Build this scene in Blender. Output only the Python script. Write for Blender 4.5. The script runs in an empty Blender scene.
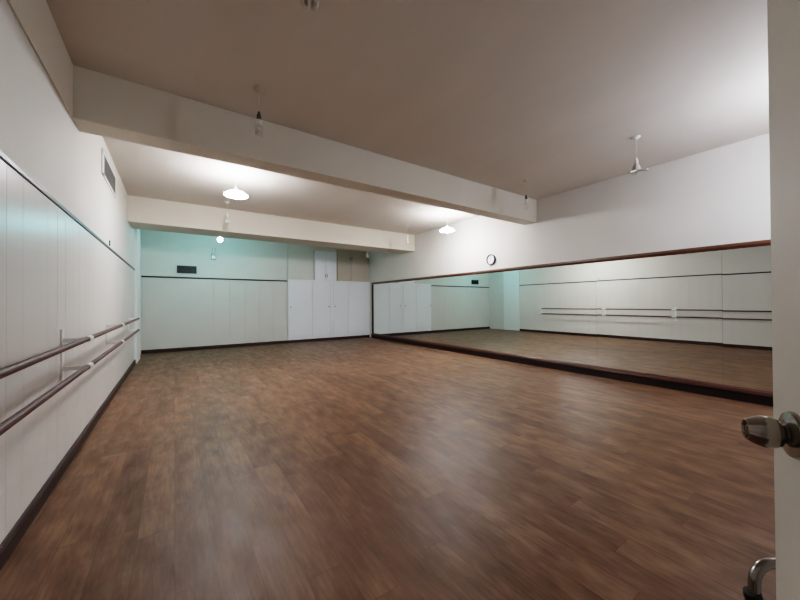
import bpy, bmesh, math, random
from mathutils import Vector, Matrix
random.seed(7)
C = bpy.context.scene.collection
PI = math.pi

# ------------------------------------------------------------------ room size
XL, XR = -0.710, 5.866          # inner faces of the left and right walls
YF, YB = -0.345, 10.561         # inner faces of the front (doorway) and back walls
ZC = 3.254                      # ceiling
ZRAIL = 1.996

# ------------------------------------------------------------------ materials
def mat(name, color, rough=0.6, metal=0.0, emit=None, estr=0.0, var=0.0, vscale=6.0, bump=0.0, bscale=40.0,
        coat=0.0, spec=None, stretch=(1, 1, 1)):
    m = bpy.data.materials.new(name); m.use_nodes = True
    nt = m.node_tree; N = nt.nodes; L = nt.links
    b = N['Principled BSDF']
    b.inputs['Base Color'].default_value = (*color, 1)
    b.inputs['Roughness'].default_value = rough
    b.inputs['Metallic'].default_value = metal
    if coat:
        b.inputs['Coat Weight'].default_value = coat
        b.inputs['Coat Roughness'].default_value = 0.1
    if spec is not None: b.inputs['Specular IOR Level'].default_value = spec
    if emit:
        b.inputs['Emission Color'].default_value = (*emit, 1)
        b.inputs['Emission Strength'].default_value = estr
    if var or bump:
        tc = N.new('ShaderNodeTexCoord'); mp = N.new('ShaderNodeMapping')
        mp.inputs['Scale'].default_value = stretch
        L.new(tc.outputs['Object'], mp.inputs['Vector'])
    if var:
        nz = N.new('ShaderNodeTexNoise'); nz.inputs['Scale'].default_value = vscale; nz.inputs['Detail'].default_value = 5
        L.new(mp.outputs['Vector'], nz.inputs['Vector'])
        cr = N.new('ShaderNodeValToRGB')
        cr.color_ramp.elements[0].position = 0.3; cr.color_ramp.elements[1].position = 0.7
        cr.color_ramp.elements[0].color = (*[c * (1 - var) for c in color], 1)
        cr.color_ramp.elements[1].color = (*[min(1, c * (1 + var)) for c in color], 1)
        L.new(nz.outputs['Fac'], cr.inputs['Fac']); L.new(cr.outputs['Color'], b.inputs['Base Color'])
    if bump:
        nb = N.new('ShaderNodeTexNoise'); nb.inputs['Scale'].default_value = bscale; nb.inputs['Detail'].default_value = 4
        L.new(mp.outputs['Vector'], nb.inputs['Vector'])
        bp = N.new('ShaderNodeBump'); bp.inputs['Strength'].default_value = bump; bp.inputs['Distance'].default_value = 0.01
        L.new(nb.outputs['Fac'], bp.inputs['Height']); L.new(bp.outputs['Normal'], b.inputs['Normal'])
    return m

M = {}
M['plaster'] = mat('cream_plaster', (0.635, 0.608, 0.565), 0.75, var=0.03, vscale=1.3, bump=0.12, bscale=9)
M['ceiling'] = mat('ceiling_plaster', (0.62, 0.57, 0.515), 0.8, var=0.035, vscale=1.6, bump=0.2, bscale=7, stretch=(1, 0.25, 1))
M['beam'] = mat('beam_plaster', (0.66, 0.615, 0.535), 0.75, var=0.02, vscale=2, bump=0.1, bscale=9)
M['panel'] = mat('glossy_panel', (0.64, 0.605, 0.575), 0.30, var=0.02, vscale=2.0, bump=0.16, bscale=14, stretch=(1, 1, 0.03), spec=0.15)
M['panel_back'] = mat('panel_paint', (0.58, 0.555, 0.52), 0.45, var=0.02, vscale=1.5)
M['rail'] = mat('dark_moulding', (0.030, 0.022, 0.026), 0.42, spec=0.3)
M['skirting'] = mat('dark_skirting', (0.035, 0.014, 0.011), 0.4, var=0.2, vscale=4)
M['red_wood'] = mat('red_wood', (0.105, 0.042, 0.023), 0.34, var=0.3, vscale=3, stretch=(6, 0.7, 6), coat=0.3)
M['mid_wood'] = mat('maroon_wood', (0.075, 0.026, 0.016), 0.42, var=0.3, vscale=3, stretch=(6, 0.7, 6))
M['dark_wood'] = mat('dark_red_wood', (0.013, 0.005, 0.004), 0.45, var=0.3, vscale=3, stretch=(6, 0.7, 6))
M['barre_wood'] = mat('barre_wood', (0.105, 0.048, 0.042), 0.5, var=0.25, vscale=4, stretch=(8, 0.8, 8), spec=0.22)
M['white_metal'] = mat('white_metal', (0.78, 0.77, 0.75), 0.3)
M['white_paint'] = mat('white_paint', (0.74, 0.76, 0.80), 0.32, var=0.01)
M['grey_paint'] = mat('grey_green_paint', (0.60, 0.60, 0.55), 0.5, var=0.02)
M['beige_paint'] = mat('beige_paint', (0.45, 0.40, 0.33), 0.5, var=0.02)
M['pillar'] = mat('pillar_paint', (0.75, 0.76, 0.75), 0.45, var=0.02)
M['black'] = mat('black_plastic', (0.008, 0.009, 0.010), 0.45)
M['slat_black'] = mat('black_slat', (0.02, 0.022, 0.024), 0.4)
M['grille'] = mat('grey_grille', (0.17, 0.18, 0.17), 0.5)
M['duct'] = mat('dark_duct', (0.05, 0.05, 0.05), 0.8)
M['steel'] = mat('brushed_steel', (0.40, 0.37, 0.335), 0.17, 1.0, bump=0.03, bscale=120, stretch=(1, 1, 8))
M['chrome'] = mat('dull_chrome', (0.34, 0.315, 0.29), 0.2, 1.0)
M['rubber'] = mat('black_rubber', (0.015, 0.014, 0.014), 0.5)
M['door'] = mat('door_paint', (0.56, 0.515, 0.455), 0.55, var=0.02, vscale=3, bump=0.06, bscale=30)
M['cord'] = mat('white_cord', (0.6, 0.56, 0.5), 0.6)
M['rose_tan'] = mat('tan_ceiling_rose', (0.50, 0.44, 0.37), 0.6)
M['lamp_body'] = mat('grey_lamp_body', (0.48, 0.45, 0.41), 0.4)
M['holder_dark'] = mat('dark_lamp_holder', (0.10, 0.09, 0.075), 0.5)
M['holder_white'] = mat('white_lamp_holder', (0.72, 0.70, 0.66), 0.4)
M['dead_bulb'] = mat('frosted_bulb', (0.60, 0.58, 0.53), 0.25)
M['clock_rim'] = mat('navy_clock_rim', (0.012, 0.014, 0.028), 0.35)
M['clock_face'] = mat('white_clock_face', (0.85, 0.86, 0.90), 0.4)
M['clock_hand'] = mat('black_clock_hand', (0.02, 0.02, 0.03), 0.4)
M['grey_box'] = mat('grey_box', (0.33, 0.37, 0.37), 0.5)

def emit_mat(name, col, strength):
    m = bpy.data.materials.new(name); m.use_nodes = True
    N = m.node_tree.nodes; b = N['Principled BSDF']
    b.inputs['Base Color'].default_value = (0.9, 0.9, 0.9, 1)
    b.inputs['Emission Color'].default_value = (*col, 1)
    b.inputs['Emission Strength'].default_value = strength
    return m
WARM = (0.965, 0.97, 1.0)
M['shade_lit'] = emit_mat('lit_milk_shade', WARM, 62)
def thin_glass(m, fac):
    nt = m.node_tree; N = nt.nodes; o = [n for n in N if n.type == 'OUTPUT_MATERIAL'][0]; b = N['Principled BSDF']
    tr = N.new('ShaderNodeBsdfTransparent'); mx = N.new('ShaderNodeMixShader'); mx.inputs[0].default_value = fac
    nt.links.new(b.outputs[0], mx.inputs[1]); nt.links.new(tr.outputs[0], mx.inputs[2]); nt.links.new(mx.outputs[0], o.inputs['Surface'])
thin_glass(M['shade_lit'], 0.5)
M['bulb_lit'] = emit_mat('lit_bulb', WARM, 620)
COOL = (0.80, 0.86, 1.0)
M['bulb_cool'] = emit_mat('lit_bulb_cool', COOL, 390)
M['bulb_cyan'] = emit_mat('lit_cyan_bulb', (0.36, 0.93, 1.0), 175)

def mirror_mat():
    m = bpy.data.materials.new('mirror_glass'); m.use_nodes = True
    b = m.node_tree.nodes['Principled BSDF']
    b.inputs['Base Color'].default_value = (0.84, 0.90, 0.865, 1)
    b.inputs['Metallic'].default_value = 1; b.inputs['Roughness'].default_value = 0.0
    return m
M['mirror'] = mirror_mat()

def floor_mat():
    m = bpy.data.materials.new('wood_plank_floor'); m.use_nodes = True
    nt = m.node_tree; N = nt.nodes; L = nt.links; b = N['Principled BSDF']
    def math_(op, a=None, c=None):
        n = N.new('ShaderNodeMath'); n.operation = op
        for i, v in enumerate((a, c)):
            if v is None: continue
            if isinstance(v, (int, float)): n.inputs[i].default_value = v
            else: L.new(v, n.inputs[i])
        return n.outputs[0]
    tc = N.new('ShaderNodeTexCoord'); sp = N.new('ShaderNodeSeparateXYZ'); L.new(tc.outputs['Object'], sp.inputs[0])
    W, LEN = 0.165, 1.22
    row = math_('DIVIDE', sp.outputs['X'], W); rid = math_('FLOOR', row); rfr = math_('FRACT', row)
    wn = N.new('ShaderNodeTexWhiteNoise'); wn.noise_dimensions = '1D'; L.new(rid, wn.inputs['W'])
    col = math_('ADD', math_('DIVIDE', sp.outputs['Y'], LEN), wn.outputs['Value']); cid = math_('FLOOR', col); cfr = math_('FRACT', col)
    pid = N.new('ShaderNodeCombineXYZ'); L.new(rid, pid.inputs[0]); L.new(cid, pid.inputs[1])
    pn = N.new('ShaderNodeTexWhiteNoise'); pn.noise_dimensions = '2D'; L.new(pid.outputs[0], pn.inputs['Vector'])
    # plank-shifted coordinates for the grain
    mp = N.new('ShaderNodeMapping'); mp.inputs['Scale'].default_value = (34, 3.4, 1)
    off = N.new('ShaderNodeVectorMath'); off.operation = 'SCALE'; off.inputs['Scale'].default_value = 37.0
    L.new(pn.outputs['Color'], off.inputs[0]); L.new(off.outputs[0], mp.inputs['Location']); L.new(tc.outputs['Object'], mp.inputs['Vector'])
    gr = N.new('ShaderNodeTexNoise'); gr.inputs['Scale'].default_value = 1.6; gr.inputs['Detail'].default_value = 10; gr.inputs['Roughness'].default_value = 0.72
    L.new(mp.outputs['Vector'], gr.inputs['Vector'])
    bl = N.new('ShaderNodeTexNoise'); bl.inputs['Scale'].default_value = 5.5; bl.inputs['Detail'].default_value = 8
    mp2 = N.new('ShaderNodeMapping'); mp2.inputs['Scale'].default_value = (1.6, 0.7, 1); L.new(off.outputs[0], mp2.inputs['Location'])
    L.new(tc.outputs['Object'], mp2.inputs['Vector']); L.new(mp2.outputs['Vector'], bl.inputs['Vector'])
    fac = math_('ADD', math_('ADD', math_('MULTIPLY', gr.outputs['Fac'], 0.50), math_('MULTIPLY', bl.outputs['Fac'], 0.50)),
                math_('MULTIPLY', math_('SUBTRACT', pn.outputs['Value'], 0.5), 0.13))
    cr = N.new('ShaderNodeValToRGB'); e = cr.color_ramp.elements
    e[0].position = 0.25; e[0].color = (0.056, 0.027, 0.015, 1)
    e[1].position = 0.76; e[1].color = (0.290, 0.172, 0.107, 1)
    k = e.new(0.5); k.color = (0.153, 0.083, 0.049, 1)
    L.new(fac, cr.inputs['Fac'])
    # joints
    ex = math_('MINIMUM', rfr, math_('SUBTRACT', 1.0, rfr)); ey = math_('MINIMUM', cfr, math_('SUBTRACT', 1.0, cfr))
    jx = math_('LESS_THAN', ex, 0.010); jy = math_('LESS_THAN', ey, 0.0014); j = math_('MAXIMUM', jx, jy)
    mx = N.new('ShaderNodeMix'); mx.data_type = 'RGBA'; mx.inputs['B'].default_value = (0.05, 0.028, 0.02, 1)
    L.new(math_('MULTIPLY', j, 0.45), mx.inputs['Factor']); L.new(cr.outputs['Color'], mx.inputs['A']); L.new(mx.outputs['Result'], b.inputs['Base Color'])
    b.inputs['Specular IOR Level'].default_value = 0.21
    # small dark knots and pale scuffs
    vo = N.new('ShaderNodeTexVoronoi'); vo.inputs['Scale'].default_value = 2.6; mv = N.new('ShaderNodeMapping'); mv.inputs['Scale'].default_value = (2.2, 0.9, 1)
    L.new(off.outputs[0], mv.inputs['Location']); L.new(tc.outputs['Object'], mv.inputs['Vector']); L.new(mv.outputs['Vector'], vo.inputs['Vector'])
    kn = N.new('ShaderNodeMapRange'); kn.inputs['From Min'].default_value = 0.03; kn.inputs['From Max'].default_value = 0.16; kn.inputs['To Min'].default_value = 0.45; kn.inputs['To Max'].default_value = 0.0
    L.new(vo.outputs['Distance'], kn.inputs['Value'])
    m2 = N.new('ShaderNodeMix'); m2.data_type = 'RGBA'; m2.inputs['B'].default_value = (0.045, 0.025, 0.017, 1)
    L.new(kn.outputs['Result'], m2.inputs['Factor']); L.new(mx.outputs['Result'], m2.inputs['A'])
    sc = N.new('ShaderNodeTexNoise'); sc.inputs['Scale'].default_value = 3.2; sc.inputs['Detail'].default_value = 9; sc.inputs['Roughness'].default_value = 0.75; L.new(mv.outputs['Vector'], sc.inputs['Vector'])
    sm = N.new('ShaderNodeMapRange'); sm.inputs['From Min'].default_value = 0.56; sm.inputs['From Max'].default_value = 0.74; sm.inputs['To Min'].default_value = 0.0; sm.inputs['To Max'].default_value = 0.32
    L.new(sc.outputs['Fac'], sm.inputs['Value'])
    m3 = N.new('ShaderNodeMix'); m3.data_type = 'RGBA'; m3.inputs['B'].default_value = (0.27, 0.20, 0.155, 1)
    L.new(sm.outputs['Result'], m3.inputs['Factor']); L.new(m2.outputs['Result'], m3.inputs['A']); L.new(m3.outputs['Result'], b.inputs['Base Color'])
    # worn polish
    rr = N.new('ShaderNodeTexNoise'); rr.inputs['Scale'].default_value = 2.2; rr.inputs['Detail'].default_value = 6; mp3 = N.new('ShaderNodeMapping'); mp3.inputs['Scale'].default_value = (5, 1.2, 1); L.new(tc.outputs['Object'], mp3.inputs['Vector']); L.new(mp3.outputs['Vector'], rr.inputs['Vector'])
    mr = N.new('ShaderNodeMapRange'); mr.inputs['To Min'].default_value = 0.28; mr.inputs['To Max'].default_value = 0.62
    L.new(rr.outputs['Fac'], mr.inputs['Value']); L.new(mr.outputs['Result'], b.inputs['Roughness'])
    bp = N.new('ShaderNodeBump'); bp.inputs['Strength'].default_value = 0.22; bp.inputs['Distance'].default_value = 0.004
    L.new(math_('SUBTRACT', gr.outputs['Fac'], math_('MULTIPLY', j, 0.6)), bp.inputs['Height']); L.new(bp.outputs['Normal'], b.inputs['Normal'])
    return m
M['floor'] = floor_mat()

# ------------------------------------------------------------------ mesh helpers
class MB:
    def __init__(s): s.bm = bmesh.new()
    def box(s, x0, x1, y0, y1, z0, z1, bevel=0.0, rot=None):
        g = bmesh.ops.create_cube(s.bm, size=1.0)['verts']
        c = Vector(((x0+x1)/2, (y0+y1)/2, (z0+z1)/2))
        for v in g:
            p = Vector((v.co.x*(x1-x0), v.co.y*(y1-y0), v.co.z*(z1-z0)))
            if rot: p = rot @ p
            v.co = p + c
        if bevel:
            es = list({e for v in g for e in v.link_edges})
            bmesh.ops.bevel(s.bm, geom=es, offset=bevel, segments=2, affect='EDGES', profile=0.6)
        return s
    def lathe(s, prof, origin=(0, 0, 0), axis=(0, 0, 1), seg=24, cap=True):
        o = Vector(origin); a = Vector(axis).normalized()
        u = a.orthogonal().normalized(); w = a.cross(u); rings = []
        for r, h in prof:
            if r < 1e-6: rings.append([s.bm.verts.new(o + a*h)])
            else: rings.append([s.bm.verts.new(o + a*h + (u*math.cos(t) + w*math.sin(t))*r) for t in [2*PI*i/seg for i in range(seg)]])
        for A, B in zip(rings, rings[1:]):
            for i in range(seg):
                j = (i+1) % seg
                if len(A) == 1 and len(B) == 1: continue
                if len(A) == 1: f = (A[0], B[j], B[i])
                elif len(B) == 1: f = (A[i], A[j], B[0])
                else: f = (A[i], A[j], B[j], B[i])
                s.bm.faces.new(f)
        for R in (rings[0], rings[-1]):
            if cap and len(R) > 1:
                try: s.bm.faces.new(R)
                except ValueError: pass
        return s
    def tube(s, pts, r, seg=12, radii=None):
        P = [Vector(p) for p in pts]; n = len(P); rings = []; prev = None
        for i in range(n):
            t = (P[min(i+1, n-1)] - P[max(i-1, 0)]).normalized()
            if prev is None: u = t.orthogonal().normalized()
            else:
                u = prev - t*prev.dot(t); u.normalize()
            prev = u; w = t.cross(u); rr = radii[i] if radii else r
            rings.append([s.bm.verts.new(P[i] + (u*math.cos(2*PI*k/seg) + w*math.sin(2*PI*k/seg))*rr) for k in range(seg)])
        for A, B in zip(rings, rings[1:]):
            for k in range(seg):
                l = (k+1) % seg; s.bm.faces.new((A[k], A[l], B[l], B[k]))
        s.bm.faces.new(rings[0]); s.bm.faces.new(rings[-1])
        return s
    def prism(s, poly, x0, x1, axis='y'):
        # poly: list of (p, q); extruded along axis
        def P(p, q, t): return (p, t, q) if axis == 'y' else ((t, p, q) if axis == 'x' else (p, q, t))
        A = [s.bm.verts.new(P(p, q, x0)) for p, q in poly]; B = [s.bm.verts.new(P(p, q, x1)) for p, q in poly]
        n = len(poly)
        for i in range(n): s.bm.faces.new((A[i], A[(i+1) % n], B[(i+1) % n], B[i]))
        s.bm.faces.new(A); s.bm.faces.new(B)
        return s
    def build(s, name, m, parent=None, smooth=False, offset=(0, 0, 0)):
        bmesh.ops.recalc_face_normals(s.bm, faces=s.bm.faces)
        if smooth:
            for f in s.bm.faces: f.smooth = True
        me = bpy.data.meshes.new(name); s.bm.to_mesh(me); s.bm.free()
        me.materials.append(m)
        if smooth:
            try: me.set_sharp_from_angle(angle=math.radians(40))
            except Exception: pass
        o = bpy.data.objects.new(name, me); C.objects.link(o)
        o.location = offset
        if parent: o.parent = parent
        return o

def tag(o, label=None, cat=None, group=None, kind=None):
    if label: o['label'] = label
    if cat: o['category'] = cat
    if group: o['group'] = group
    if kind: o['kind'] = kind
    return o
def struct(o, label=None, cat=None): return tag(o, label, cat, kind='structure')
def thing(name, loc, label, cat, group=None, rz=0.0):
    o = bpy.data.objects.new(name, None); C.objects.link(o); o.location = loc; o.rotation_euler = (0, 0, rz)
    o.empty_display_size = 0.1
    return tag(o, label, cat, group)
def copy_tree(o, parent=None):
    c = o.copy(); C.objects.link(c)
    if parent: c.parent = parent
    for ch in list(o.children): copy_tree(ch, c)
    return c

# ------------------------------------------------------------------ the setting
T = 0.15
struct(MB().box(XL-T, XR+T, YF-T, YB+T, -0.1, 0).build('floor', M['floor']), 'brown wood plank studio floor with worn polish', 'floor')
struct(MB().box(XL-T, XR+T, YF-T, YB+T, ZC, ZC+0.12).build('ceiling', M['ceiling']), 'cream plastered ceiling over the whole studio', 'ceiling')
struct(MB().box(XL-T, XL, YF-T, YB+T, 0, ZC).build('wall_left', M['plaster']), 'long cream left wall above the panelling', 'wall')
struct(MB().box(XR, XR+T, YF-T, YB+T, 0, ZC).build('wall_right', M['plaster']), 'cream right wall above the long mirror', 'wall')
struct(MB().box(XL, XR, YB, YB+T, 0, ZC).build('wall_back', M['plaster']), 'far wall with cupboards at its right end', 'wall')
DX0, DX1, DZ = -0.60, 0.205, 2.10      # doorway in the wall behind the camera
w = MB(); w.box(XL, DX0, YF-T, YF, 0, ZC); w.box(DX1, XR, YF-T, YF, 0, ZC); w.box(DX0, DX1, YF-T, YF, DZ, ZC)
struct(w.build('wall_front', M['plaster']), 'cream wall holding the entrance doorway', 'wall')

# beams under the ceiling
struct(MB().box(XL, XR, 3.786, 4.057, 2.807, ZC, 0.006).build('ceiling_beam', M['beam']), 'near cream beam crossing the studio ceiling', 'beam')
struct(MB().box(XL, XR, 7.766, 8.474, 2.771, ZC, 0.006).build('ceiling_beam', M['beam']), 'far wide cream beam crossing in front of the cupboards', 'beam')
struct(MB().box(XL, XL+0.012, YF, 3.786, 2.807, ZC, 0.003).build('ceiling_beam', M['beam']), 'shallow beam along the top of the left wall', 'beam')

# wall panelling: grooved boards, one sheet per wall
PT = 0.012
w = MB(); y = YF; k = 0
w.box(XL, XL+PT-0.002, YF, YB, 0, ZRAIL)
while y < YB - 0.01:
    y1 = min(y + 0.2175, YB)
    tl = math.radians(random.uniform(-0.22, 0.22))
    w.box(XL+0.004, XL+PT, y+0.0007, y1-0.0007, 0.0, ZRAIL, 0.0012, rot=Matrix.Rotation(tl, 3, 'Z')); y = y1
struct(w.build('trim_1', M['panel']), 'glossy off-white grooved panelling on the left wall', 'panelling')
w = MB(); x = XL + PT
while x < 2.90:
    x1 = min(x + 0.40, 2.915)
    w.box(x+0.0008, x1-0.0008, YB-PT, YB, 0, 1.95, 0.001); x = x1
struct(w.build('trim_2', M['panel_back']), 'grey-white panelling on the far wall beside the cupboards', 'panelling')

# dark rail mouldings
w = MB().prism([(XL, ZRAIL-0.034), (XL+0.017, ZRAIL-0.034), (XL+0.021, ZRAIL-0.028), (XL+0.021, ZRAIL-0.004), (XL+0.016, ZRAIL), (XL, ZRAIL)], YF, 8.87)
struct(w.build('trim_3', M['rail']), 'dark rail moulding along the left wall', 'moulding')
w = MB().box(XL+0.012, 2.925, YB-0.03, YB, 1.935, 1.975, 0.006)
struct(w.build('trim_4', M['rail']), 'dark rail moulding on the far wall left of the cupboards', 'moulding')

# skirtings
def skirt(name, poly_at, label):
    pass
SK = [(0, 0), (0.022, 0), (0.022, 0.075), (0.014, 0.09), (0, 0.09)]
o = MB().prism([(XL+PT+p, q) for p, q in SK], YF, 8.87).build('baseboard_left', M['skirting']); struct(o, 'dark brown skirting along the left wall', 'skirting')
o = MB().prism([(YB-PT-p, q) for p, q in SK], XL+PT, XR, axis='x').build('baseboard_back', M['skirting']); struct(o, 'dark brown skirting along the far wall', 'skirting')
w = MB().prism([(YF+p, q) for p, q in SK], DX1+0.06, XR, axis='x'); struct(w.build('baseboard_front', M['skirting']), 'dark skirting beside the entrance doorway', 'skirting')

# pillar at the far left corner
struct(MB().box(XL, XL+0.055, 8.87, 9.68, 0, ZC, 0.006).build('wall_pillar', M['pillar']), 'white shallow pillar at the far end of the left wall', 'pillar')

# door frame around the doorway
w = MB()
w.box(DX0-0.05, DX0+0.02, YF-T, YF+0.012, 0, DZ+0.05, 0.004); w.box(DX1-0.02, DX1+0.03, YF-T, YF-0.002, 0, DZ+0.05, 0.004); w.box(DX0-0.05, DX1+0.03, YF-T, YF-0.002, DZ-0.02, DZ+0.05, 0.004)
struct(w.build('trim_5', M['door']), 'painted frame of the entrance doorway', 'door frame')

# ------------------------------------------------------------------ entrance door, swung into the room
TH = math.radians(27)
EX, EY = 0.868, 0.108                  # free edge of the leaf (visible face)
DW, DT = 0.775, 0.04
door = thing('door_1', (EX, EY, 0), 'grey-white entrance door swung open at the right edge', 'door', rz=TH)
door['kind'] = 'structure'
# door-local: +x towards the free edge (edge at x=0), +y out of the visible face
MB().box(-DW, 0, -DT, 0, 0.008, 2.06, 0.002).build('door_leaf', M['door'], door)
KX, KZ = -0.068, 1.037
kn = MB().lathe([(0, -0.001), (0.036, -0.001), (0.0365, 0.002), (0.034, 0.007), (0.024, 0.0105), (0.0175, 0.012), (0.0165, 0.012), (0, 0.012)], (KX, 0, KZ), (0, 1, 0), 40).build('rosette', M['steel'], door, True)
knob = MB().lathe([(0, 0.008), (0.0150, 0.008), (0.0140, 0.0125), (0.0150, 0.0145), (0.0205, 0.0185), (0.0238, 0.0245), (0.0252, 0.0310), (0.0250, 0.0380), (0.0224, 0.0460), (0.0186, 0.0530), (0.0166, 0.0562), (0.0154, 0.0575), (0.0138, 0.0572), (0.0130, 0.0555), (0.0126, 0.0515), (0, 0.0515)], (KX, 0, KZ), (0, 1, 0), 40).build('door_knob', M['steel'], door, True)
cyl = MB().lathe([(0, 0.0505), (0.0085, 0.0505), (0.0085, 0.0545), (0.0075, 0.0555), (0, 0.0555)], (KX, 0, KZ), (0, 1, 0), 24).build('key_cylinder', M['chrome'], knob, True)
tag(cyl, 'recessed round lock in the knob end')
MB().box(KX-0.0008, KX+0.0008, 0.0550, 0.0559, KZ-0.005, KZ+0.005).build('keyhole', M['black'], knob)
MB().box(-0.0015, 0.0015, -DT/2-0.012, -DT/2+0.012, KZ-0.045, KZ+0.045, 0.0008).build('latch_plate', M['steel'], door)
for hz in (0.25, 1.05, 1.85):
    MB().lathe([(0, -0.05), (0.008, -0.05), (0.008, 0.05), (0, 0.05)], (-DW-0.004, 0.006, hz), seg=12).build('hinge', M['steel'], door, True)

# bent chrome hoop standing behind the door
hp = thing('tube_rail', (1.160, 0.18, 0.0), 'bent dull chrome tube rail showing past the bottom of the door edge', 'rail', rz=math.radians(-34.4))
pts = [(-0.010, 0, 0.02), (-0.004, 0, 0.30), (0, 0, 0.50), (0.002, 0, 0.567)]
for i in range(1, 8):
    t = PI/2*i/7; pts.append((0.002+0.045-0.045*math.cos(t), 0, 0.567+0.045*math.sin(t)))
pts.append((0.16, 0, 0.614))
for i in range(0, 8):
    t = PI/2*i/7; pts.append((0.30+0.045*math.sin(t), 0, 0.569+0.045*math.cos(t)))
pts += [(0.347, 0, 0.30), (0.35, 0, 0.02)]
MB().tube(pts, 0.0115, 16).build('bent_tube', M['chrome'], hp, True)
for x_, tilt in ((-0.001, -0.35), (0.346, 0.35)):
    ax = Vector((math.sin(tilt)*0.6, 0, 1)).normalized()
    cl = MB().lathe([(0, -0.012), (0.0165, -0.012), (0.0175, 0), (0.0165, 0.012), (0, 0.012)], (x_, 0, 0.530), ax, 20).build('collar', M['rubber'], hp, True)
for x_ in (-0.010, 0.35):
    MB().lathe([(0, 0), (0.020, 0), (0.019, 0.02), (0.0135, 0.03), (0, 0.03)], (x_, 0, 0), seg=20).build('foot', M['rubber'], hp, True)

# ------------------------------------------------------------------ mirror wall
MY0, MY1 = YF+0.02, 10.30
GZ0, GZ1 = 0.165, 1.908
mw = thing('wall_mirror', (XR, (MY0+MY1)/2, 0), 'long wall mirror in a dark red wood frame on the right wall', 'mirror')
def rel(o, root):
    o.location = Vector(o.location) - root.location; return o
seams = [MY0+0.03, 1.152, 2.690, 4.186, 5.66, 7.16, 8.66, MY1-0.03]
for i, (a, b) in enumerate(zip(seams, seams[1:])):
    tl = math.radians([0.05, -0.015, 0.025, 0.0, 0.02, -0.01, 0.01][i])
    rel(MB().box(XR-0.012, XR-0.006, a+0.0005, b-0.0005, GZ0, GZ1, rot=Matrix.Rotation(tl, 3, 'Y') @ Matrix.Rotation(tl*0.4, 3, 'Z')).build('mirror_panel', M['mirror'], mw), mw)
rel(MB().box(XR-0.005, XR-0.0005, MY0+0.01, MY1-0.01, GZ0-0.02, GZ1+0.02).build('backing', M['duct'], mw), mw)
prof = [(XR-0.001, GZ1-0.002), (XR-0.022, GZ1-0.002), (XR-0.034, GZ1+0.018), (XR-0.046, GZ1+0.030), (XR-0.046, GZ1+0.066), (XR-0.001, GZ1+0.072)]
rel(MB().prism(prof, MY0, MY1).build('top_rail', M['red_wood'], mw), mw)
prof = [(XR-0.001, GZ0+0.004), (XR-0.026, GZ0+0.004), (XR-0.062, GZ0-0.014), (XR-0.070, GZ0-0.045), (XR-0.066, GZ0-0.058), (XR-0.001, GZ0-0.058)]
rel(MB().prism(prof, MY0, MY1).build('bottom_rail', M['mid_wood'], mw), mw)
prof = [(XR-0.001, GZ0-0.058), (XR-0.066, GZ0-0.058), (XR-0.062, GZ0-0.075), (XR-0.062, 0.0), (XR-0.001, 0.0)]
rel(MB().prism(prof, MY0, MY1).build('plinth', M['dark_wood'], mw), mw)
for a, b in ((MY0-0.0, MY0+0.045), (MY1-0.055, MY1)):
    rel(MB().box(XR-0.040, XR-0.001, a, b, GZ0, GZ1, 0.004).build('side_rail', M['dark_wood'], mw), mw)

# ------------------------------------------------------------------ clock
ck = thing('wall_clock', (XR, 4.914, 2.203), 'small round white wall clock with dark rim above the mirror', 'clock')
MB().lathe([(0.098, -0.0), (0.118, -0.0), (0.122, -0.02), (0.118, -0.042), (0.110, -0.046), (0.101, -0.040), (0.098, -0.022), (0.098, 0.0)], (0, 0, 0), (1, 0, 0), 48, False).build('rim', M['clock_rim'], ck, True)
MB().lathe([(0, -0.002), (0.104, -0.002), (0.104, -0.018), (0, -0.018)], (0, 0, 0), (1, 0, 0), 48).build('clock_face', M['clock_face'], ck, True)
for i in range(12):
    t = 2*PI*i/12; r0, r1 = (0.074 if i % 3 == 0 else 0.082), 0.092
    w = MB().box(-0.0195, -0.0178, -0.003, 0.003, r0, r1)
    for v in w.bm.verts: v.co = Matrix.Rotation(t, 3, 'X') @ v.co
    w.build('hour_mark', M['clock_hand'], ck)
def hand(ang, ln, wd, nm, xx):
    w = MB().box(xx-0.0015, xx, -wd/2, wd/2, -0.015, ln)
    for v in w.bm.verts: v.co = Matrix.Rotation(ang, 3, 'X') @ v.co
    w.build(nm, M['clock_hand'], ck)
hand(math.radians(-200), 0.05, 0.008, 'hour_hand', -0.020); hand(math.radians(-5), 0.075, 0.006, 'minute_hand', -0.022)

# ------------------------------------------------------------------ vent on the left wall, black grille on the far wall
vt = thing('air_vent', (XL, 5.62, 2.80), 'white framed air vent with dark slats high on left wall', 'vent')
w = MB(); Y0, Y1, Z0, Z1 = -0.47, 0.60, -0.01, 0.29
w.box(0, 0.012, Y0, Y0+0.11, Z0, Z1, 0.002); w.box(0, 0.012, Y1-0.04, Y1, Z0, Z1, 0.002)
w.box(0, 0.012, Y0, Y1, Z0, Z0+0.03, 0.002); w.box(0, 0.012, Y0, Y1, Z1-0.03, Z1, 0.002)
w.build('vent_frame', M['white_metal'], vt)
MB().box(0.0005, 0.002, Y0+0.1, Y1-0.02, Z0+0.02, Z1-0.02).build('duct_opening', M['duct'], vt)
w = MB(); n = 14
for i in range(n):
    zz = Z0+0.03 + (Z1-Z0-0.06)*(i+0.5)/n
    w.box(0.003, 0.011, Y0+0.105, Y1-0.035, zz-0.004, zz+0.004)
w.build('slats', M['grille'], vt)

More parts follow.
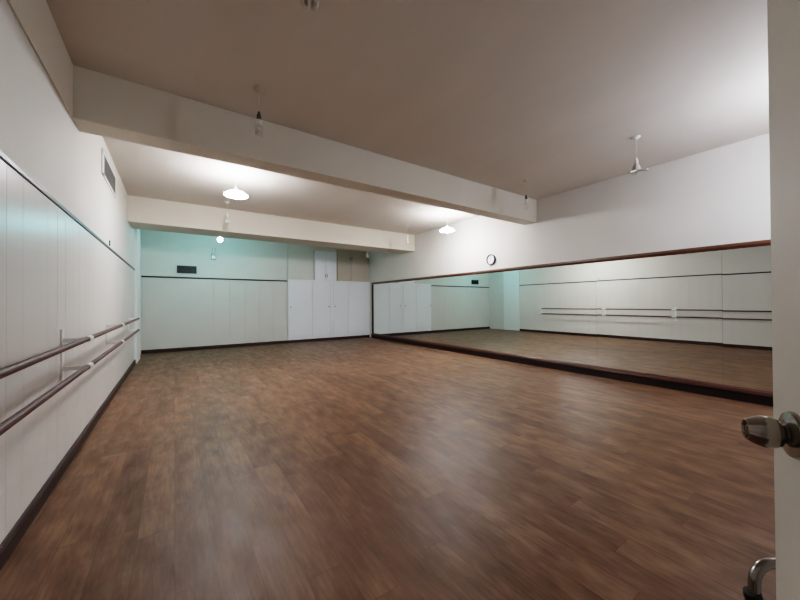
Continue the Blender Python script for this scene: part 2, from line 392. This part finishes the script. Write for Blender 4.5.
gb = thing('wall_grille', (0.274, YB, 2.178), 'small black rectangular grille high on the far wall', 'grille')
w = MB(); w.box(-0.222, -0.196, -0.03, 0, -0.10, 0.10, 0.003); w.box(0.196, 0.222, -0.03, 0, -0.10, 0.10, 0.003); w.box(-0.222, 0.222, -0.03, 0, 0.078, 0.10, 0.003); w.box(-0.222, 0.222, -0.03, 0, -0.10, -0.078, 0.003)
w.build('grille_frame', M['black'], gb)
MB().box(-0.20, 0.20, -0.008, -0.001, -0.08, 0.08).build('backing', M['black'], gb)
w = MB()
for i in range(8):
    zz = -0.068 + 0.0195*i
    w.box(-0.198, 0.198, -0.026, -0.010, zz-0.0025, zz+0.0025)
w.build('slats', M['slat_black'], gb)

pg = MB().lathe([(0, 0), (0.009, 0), (0.006, 0.02), (0.0055, 0.05), (0.009, 0.062), (0.0, 0.068)], (XL+0.018, 5.62, ZRAIL+0.016), (0, 0, 1), 14).build('peg', M['rail'], None, True)
tag(pg, 'small dark peg standing on the left wall rail moulding', 'peg')

# small grey box with two leads on upper far wall
bx = thing('wall_switch_box', (0.90, YB, 2.56), 'small grey wall box with two leads beside the lit bulb', 'wall box')
MB().box(-0.065, 0.065, -0.05, 0, -0.07, 0.09, 0.006).build('box_body', M['grey_box'], bx)
MB().box(-0.045, 0.045, -0.056, -0.048, -0.05, 0.03, 0.003).build('cover', M['dead_bulb'], bx)
for s in (-1, 1):
    MB().tube([(0.03*s, -0.02, 0.085), (0.03*s, -0.02, 0.18), (0.035*s+0.02, -0.015, 0.27)], 0.008, 8).build('lead', M['grey_box'], bx, True)

# ------------------------------------------------------------------ cupboards in the far right corner
def cupboard(name, x0, x1, z0, z1, splits, mkey, label, knobs=(), handles=(), depth=0.05, frame=0.02, group=None, kmat='steel'):
    t = thing(name, ((x0+x1)/2, YB-0.002, z0), label, 'cupboard', group)
    cx = (x0+x1)/2
    w = MB(); H = z1-z0
    w.box(x0-cx, x0-cx+frame, -depth, 0, 0, H); w.box(x1-cx-frame, x1-cx, -depth, 0, 0, H)
    w.box(x0-cx, x1-cx, -depth, 0, 0, frame); w.box(x0-cx, x1-cx, -depth, 0, H-frame, H); w.box(x0-cx, x1-cx, -0.012, 0, 0, H)
    w.build('carcass', M[mkey], t)
    ds = []
    xs = [x0+frame*0.6] + list(splits) + [x1-frame*0.6]
    for a, b in zip(xs, xs[1:]):
        d = MB().box(a-cx+0.004, b-cx-0.004, -depth-0.018, -depth+0.002, frame*0.6, H-frame*0.6, 0.003).build('door', M[mkey], t); ds.append((a, b, d))
    for kx, kz in knobs:
        for a, b, d in ds:
            if a <= kx <= b:
                MB().lathe([(0, 0), (0.010, 0), (0.008, 0.012), (0.018, 0.022), (0.020, 0.030), (0.014, 0.036), (0, 0.037)], (kx-cx, -depth-0.017, kz-z0), (0, -1, 0), 16).build('door_knob', M[kmat], d, True)
    for kx, kz in handles:
        for a, b, d in ds:
            if a <= kx <= b:
                MB().tube([(kx-cx, -depth-0.016, kz-z0-0.045), (kx-cx, -depth-0.040, kz-z0-0.040), (kx-cx, -depth-0.040, kz-z0+0.040), (kx-cx, -depth-0.016, kz-z0+0.045)], 0.008, 8).build('door_handle', M['holder_dark'], d, True)
    return t
cupboard('tall_cupboard', 2.938, 4.36, 0.175, 1.965, [3.711], 'white_paint', 'left white two-door tall cupboard in the far corner', knobs=[(3.005, 1.13), (4.285, 1.13)])
cupboard('tall_cupboard', 4.44, 5.835, 0.175, 1.965, [5.005], 'white_paint', 'right white two-door tall cupboard next to the mirror', knobs=[(4.50, 1.13)])
struct(MB().box(2.938, 5.866, YB-0.045, YB, 0.09, 0.174).build('trim_6', M['white_paint']), 'white plinth under the tall cupboards', 'plinth')
struct(MB().box(4.361, 4.439, YB-0.06, YB, 0.175, 1.965, 0.003).build('trim_7', M['white_paint']), 'white post between the two tall cupboards', 'post')
struct(MB().box(5.836, 5.866, YB-0.06, YB, 0.175, 1.965, 0.003).build('trim_8', M['white_paint']), 'white post between tall cupboard and mirror wall', 'post')
struct(MB().box(2.938, 5.866, YB-0.065, YB, 1.966, 2.012, 0.003).build('trim_9', M['white_paint']), 'white ledge above the tall cupboards', 'ledge')
cupboard('upper_cupboard', 2.938, 3.775, 2.013, 3.20, [], 'grey_paint', 'grey upper cupboard, leftmost above the tall cupboards', depth=0.03)
cupboard('upper_cupboard', 3.80, 4.575, 2.013, 2.985, [4.19], 'white_paint', 'white upper cupboard with two small handles above the tall cupboards', handles=[(4.155, 2.17), (4.225, 2.17)], depth=0.06)
cupboard('upper_cupboard', 4.60, 5.84, 2.013, 3.10, [5.12], 'beige_paint', 'beige upper cupboard in the dark far right corner', handles=[(5.085, 2.82), (5.155, 2.82)], depth=0.03)

# ------------------------------------------------------------------ ballet barre on the left wall
BX = -0.548
bar = thing('ballet_barre', (XL, 3.4, 0), 'long double wooden ballet barre on white brackets along the left wall', 'ballet barre')
BY = [1.3, 3.46, 5.40, 7.80]
Y0 = YF + 0.15
ZU, ZL = 0.988, 0.776
WX = XL + PT
def radd(o): return rel(o, bar)
starts = [Y0] + BY[0:]
for zz, nm in ((ZU, 'upper dark red wooden rail'), (ZL, 'lower dark red wooden rail')):
    for a, b in zip(starts, starts[1:]):
        o = radd(MB().tube([(BX, a+0.012, zz), (BX, b-0.012, zz)], 0.0180, 20).build('rail', M['barre_wood'], bar, True)); o['label'] = nm
for y in [Y0] + BY:
    z0_, z1_, hw = (0.655, 1.065, 0.030) if y < 4 else (0.765, 1.005, 0.022)
    br = MB().box(WX-0.002, WX+0.010, y-hw, y+hw, z0_, z1_, 0.003).build('bracket', M['white_metal'], bar)
    radd(br); br['label'] = 'white metal wall bracket'
    for zz in (ZU, ZL):
        q = MB()
        q.box(WX, BX-0.018, y-0.007, y+0.007, zz-0.022, zz+0.010, 0.002)
        ar = q.build('arm', M['white_metal'], br)
        s = MB().tube([(BX, y-0.055, zz), (BX, y+0.055, zz)], 0.0220, 20).build('sleeve', M['white_metal'], br, True)
        ar.location = (0, 0, 0); s.location = (0, 0, 0)
        # parent 'br' already carries the offset of the barre; children stay in its frame
for br in [o for o in bar.children if o.name.startswith('bracket')]:
    pass

# ------------------------------------------------------------------ pendant lamps
def helix(r, z0, z1, turns, n=70):
    return [(r*math.cos(2*PI*turns*i/n), r*math.sin(2*PI*turns*i/n), z0+(z1-z0)*i/n) for i in range(n+1)]
def pendant_base(x, y, label, cord_bottom, dark, group):
    t = thing('pendant_lamp', (x, y, ZC), label, 'pendant lamp', group)
    MB().lathe([(0, 0), (0.045, 0), (0.046, -0.008), (0.036, -0.020), (0.012, -0.028), (0.006, -0.040), (0, -0.040)], seg=24).build('ceiling_rose', M['rose_tan'] if dark else M['holder_white'], t, True)
    MB().tube([(0, 0, -0.03), (0.002, 0.001, -0.12), (0, 0, cord_bottom-ZC)], 0.0032, 8).build('cord', M['cord'], t, True)
    return t
def holder(t, z, key):
    MB().lathe([(0, 0.035), (0.008, 0.035), (0.012, 0.025), (0.014, 0.010), (0.020, 0.0), (0.021, -0.030), (0.019, -0.036), (0, -0.036)], (0, 0, z-ZC), seg=20).build('lamp_holder', M[key], t, True)
def spiral_bulb(t, zt, zb, key='dead_bulb'):
    b = MB().lathe([(0, 0), (0.014, 0), (0.026, -0.012), (0.028, -0.040), (0.024, -0.048), (0, -0.048)], (0, 0, zt-ZC), seg=20).build('bulb_base', M['holder_white'], t, True)
    MB().tube([(p[0], p[1], p[2]) for p in helix(0.026, zt-ZC-0.046, zb-ZC+0.008, 4.0)], 0.0085, 8).build('bulb', M[key], b, True)
def globe_bulb(t, zt, zb, key='dead_bulb', r=0.036):
    H = zt-zb
    MB().lathe([(0, 0), (0.013, 0), (0.014, -0.25*H), (r*0.75, -0.45*H), (r, -0.65*H), (r*0.85, -0.87*H), (r*0.45, -0.98*H), (0, -H)], (0, 0, zt-ZC), seg=24).build('bulb', M[key], t, True)
def wing_bulb(t, zt, rz=0.0):
    b = MB().lathe([(0, 0), (0.018, 0), (0.030, -0.02), (0.042, -0.055), (0.044, -0.085), (0.034, -0.095), (0, -0.095)], (0, 0, zt-ZC), seg=24).build('bulb_body', M['lamp_body'], t, True)
    for i, tl in enumerate((0.05, 0.35, 0.22)):
        a = rz + 2*PI*i/3; R = Matrix.Rotation(a, 3, 'Z') @ Matrix.Rotation(tl, 3, 'Y')
        w = MB().box(0.0, 0.095, -0.028, 0.028, -0.009, 0.009, 0.006)
        for v in w.bm.verts: v.co = R @ (v.co + Vector((0.025, 0, 0))) + Vector((0, 0, zt-ZC-0.082))
        w.build('light_panel', M['dead_bulb'], b)
def tube_bulb(t, zt, zb):
    b = MB().lathe([(0, 0), (0.016, 0), (0.034, -0.014), (0.050, -0.040), (0.050, -0.058), (0, -0.058)], (0, 0, zt-ZC), seg=24).build('bulb_base', M['holder_dark'], t, True)
    for k in range(4):
        a = 0.5 + PI/2*k; top = zt-ZC-0.056; bot = zb-ZC+0.012; P = []
        def q(da, z): return (0.040*math.cos(a+da), 0.040*math.sin(a+da), z)
        P = [q(-0.36, top), q(-0.36, bot+0.014), q(-0.26, bot+0.004), q(0, bot), q(0.26, bot+0.004), q(0.36, bot+0.014), q(0.36, top)]
        MB().tube(P, 0.0105, 10).build('bulb_tube', M['dead_bulb'], t, True)
G0 = 'unlit pendant lamps on the ceiling'
G1 = 'lit pendant lamps with shades'
# near bay
t = pendant_base(0.65, 3.257, 'unlit pendant bulb at the near beam, left side', 3.02, True, G0); holder(t, 3.005, 'holder_dark'); spiral_bulb(t, 2.968, 2.809)
t = pendant_base(4.782, 3.278, 'unlit pendant bulb at the near beam, right side by the mirror wall', 3.0, True, G0); holder(t, 2.98, 'holder_dark'); spiral_bulb(t, 2.945, 2.765)
t = pendant_base(4.642, 1.659, 'unlit pendant lamp with splayed light panels on the right ceiling', 2.99, False, G0); holder(t, 2.965, 'holder_white'); wing_bulb(t, 2.93, 0.6)
t = pendant_base(0.58, 1.66, 'unlit pendant lamp with hanging tubes, cut off by the top edge', 3.03, True, G0); holder(t, 3.0, 'holder_dark'); tube_bulb(t, 2.965, 2.80)
# lit lamps
def lit(x, y, label, zt, shade, bulb):
    t = pendant_base(x, y, label, zt+0.03, False, G1); holder(t, zt+0.02, 'holder_white')
    z = zt-ZC
    MB().lathe([(0.018, 0.0), (0.045, -0.012), (0.11, -0.038), (0.160, -0.072), (0.164, -0.086), (0.160, -0.086), (0.156, -0.075), (0.108, -0.043), (0.044, -0.018), (0.018, -0.006), (0.018, 0.0)], (0, 0, z), seg=40, cap=False).build('lamp_shade', M[shade], t, True)
    MB().lathe([(0, -0.02), (0.014, -0.02), (0.016, -0.05), (0.034, -0.08), (0.036, -0.10), (0.028, -0.122), (0.012, -0.134), (0, -0.136)], (0, 0, z), seg=24).build('bulb', M[bulb], t, True)
lit(0.771, 5.517, 'lit white pendant lamp with a shallow shade, left of the ceiling', 2.98, 'shade_lit', 'bulb_lit')
lit(5.034, 5.46, 'lit white pendant lamp with a shallow shade, near the mirror wall', 2.94, 'shade_lit', 'bulb_lit')
t = pendant_base(4.66, 0.10, 'lit bare pendant bulb behind the open entrance door', 2.86, False, None); holder(t, 2.83, 'holder_white'); globe_bulb(t, 2.80, 2.66, 'bulb_cool', 0.05)
# middle bay, unlit
t = pendant_base(0.851, 7.246, 'unlit clear pendant bulb just behind the left lit shade', 3.02, False, G0); holder(t, 3.0, 'holder_white'); globe_bulb(t, 2.965, 2.815, r=0.05)
t = pendant_base(5.021, 6.956, 'unlit pendant bulb before the far beam, by the mirror wall', 3.0, False, G0); holder(t, 2.98, 'holder_white'); spiral_bulb(t, 2.945, 2.80)
# far bay
t = pendant_base(0.905, 9.0, 'lit cyan-white bare pendant bulb behind the far beam', 2.93, False, None); holder(t, 2.90, 'holder_white'); 
MB().lathe([(0, 0.062)] + [(0.055*math.sin(PI*i/12), 0.055*math.cos(PI*i/12)) for i in range(1, 12)] + [(0, -0.055)], (0, 0, 2.80-ZC), seg=24).build('bulb', M['bulb_cyan'], t, True)
t = pendant_base(4.93, 8.95, 'unlit pendant bulb behind the far beam before the cupboards', 2.93, False, G0); holder(t, 2.90, 'holder_white'); globe_bulb(t, 2.865, 2.66, r=0.045)

# ------------------------------------------------------------------ world, camera, colour
wd = bpy.data.worlds.new('corridor_dim'); bpy.context.scene.world = wd; wd.use_nodes = True
bg = wd.node_tree.nodes['Background']; bg.inputs['Color'].default_value = (1.0, 0.93, 0.88, 1); bg.inputs['Strength'].default_value = 0.10

yaw, pit, rol = [math.radians(v) for v in (34.4346, 0.4737, -0.3453)]
fw = Vector((math.sin(yaw)*math.cos(pit), math.cos(yaw)*math.cos(pit), math.sin(pit)))
rt = Vector((math.cos(yaw), -math.sin(yaw), 0)); up = rt.cross(fw)
rt2 = rt*math.cos(rol) + up*math.sin(rol); up2 = -rt*math.sin(rol) + up*math.cos(rol)
cam = bpy.data.cameras.new('camera'); co = bpy.data.objects.new('camera', cam); C.objects.link(co)
mw_ = Matrix.Identity(4)
for i in range(3):
    mw_[i][0] = rt2[i]; mw_[i][1] = up2[i]; mw_[i][2] = -fw[i]
mw_[0][3], mw_[1][3], mw_[2][3] = 0, 0, 1.25
co.matrix_world = mw_
cam.sensor_fit = 'HORIZONTAL'; cam.sensor_width = 36; cam.lens = 328.7/800*36; cam.clip_start = 0.02; cam.clip_end = 100
S = bpy.context.scene; S.camera = co
S.view_settings.view_transform = 'Filmic'; S.view_settings.look = 'High Contrast'; S.view_settings.exposure = 0.92
S.cycles.max_bounces = 14; S.cycles.diffuse_bounces = 8; S.cycles.glossy_bounces = 6
S.cycles.use_denoising = True
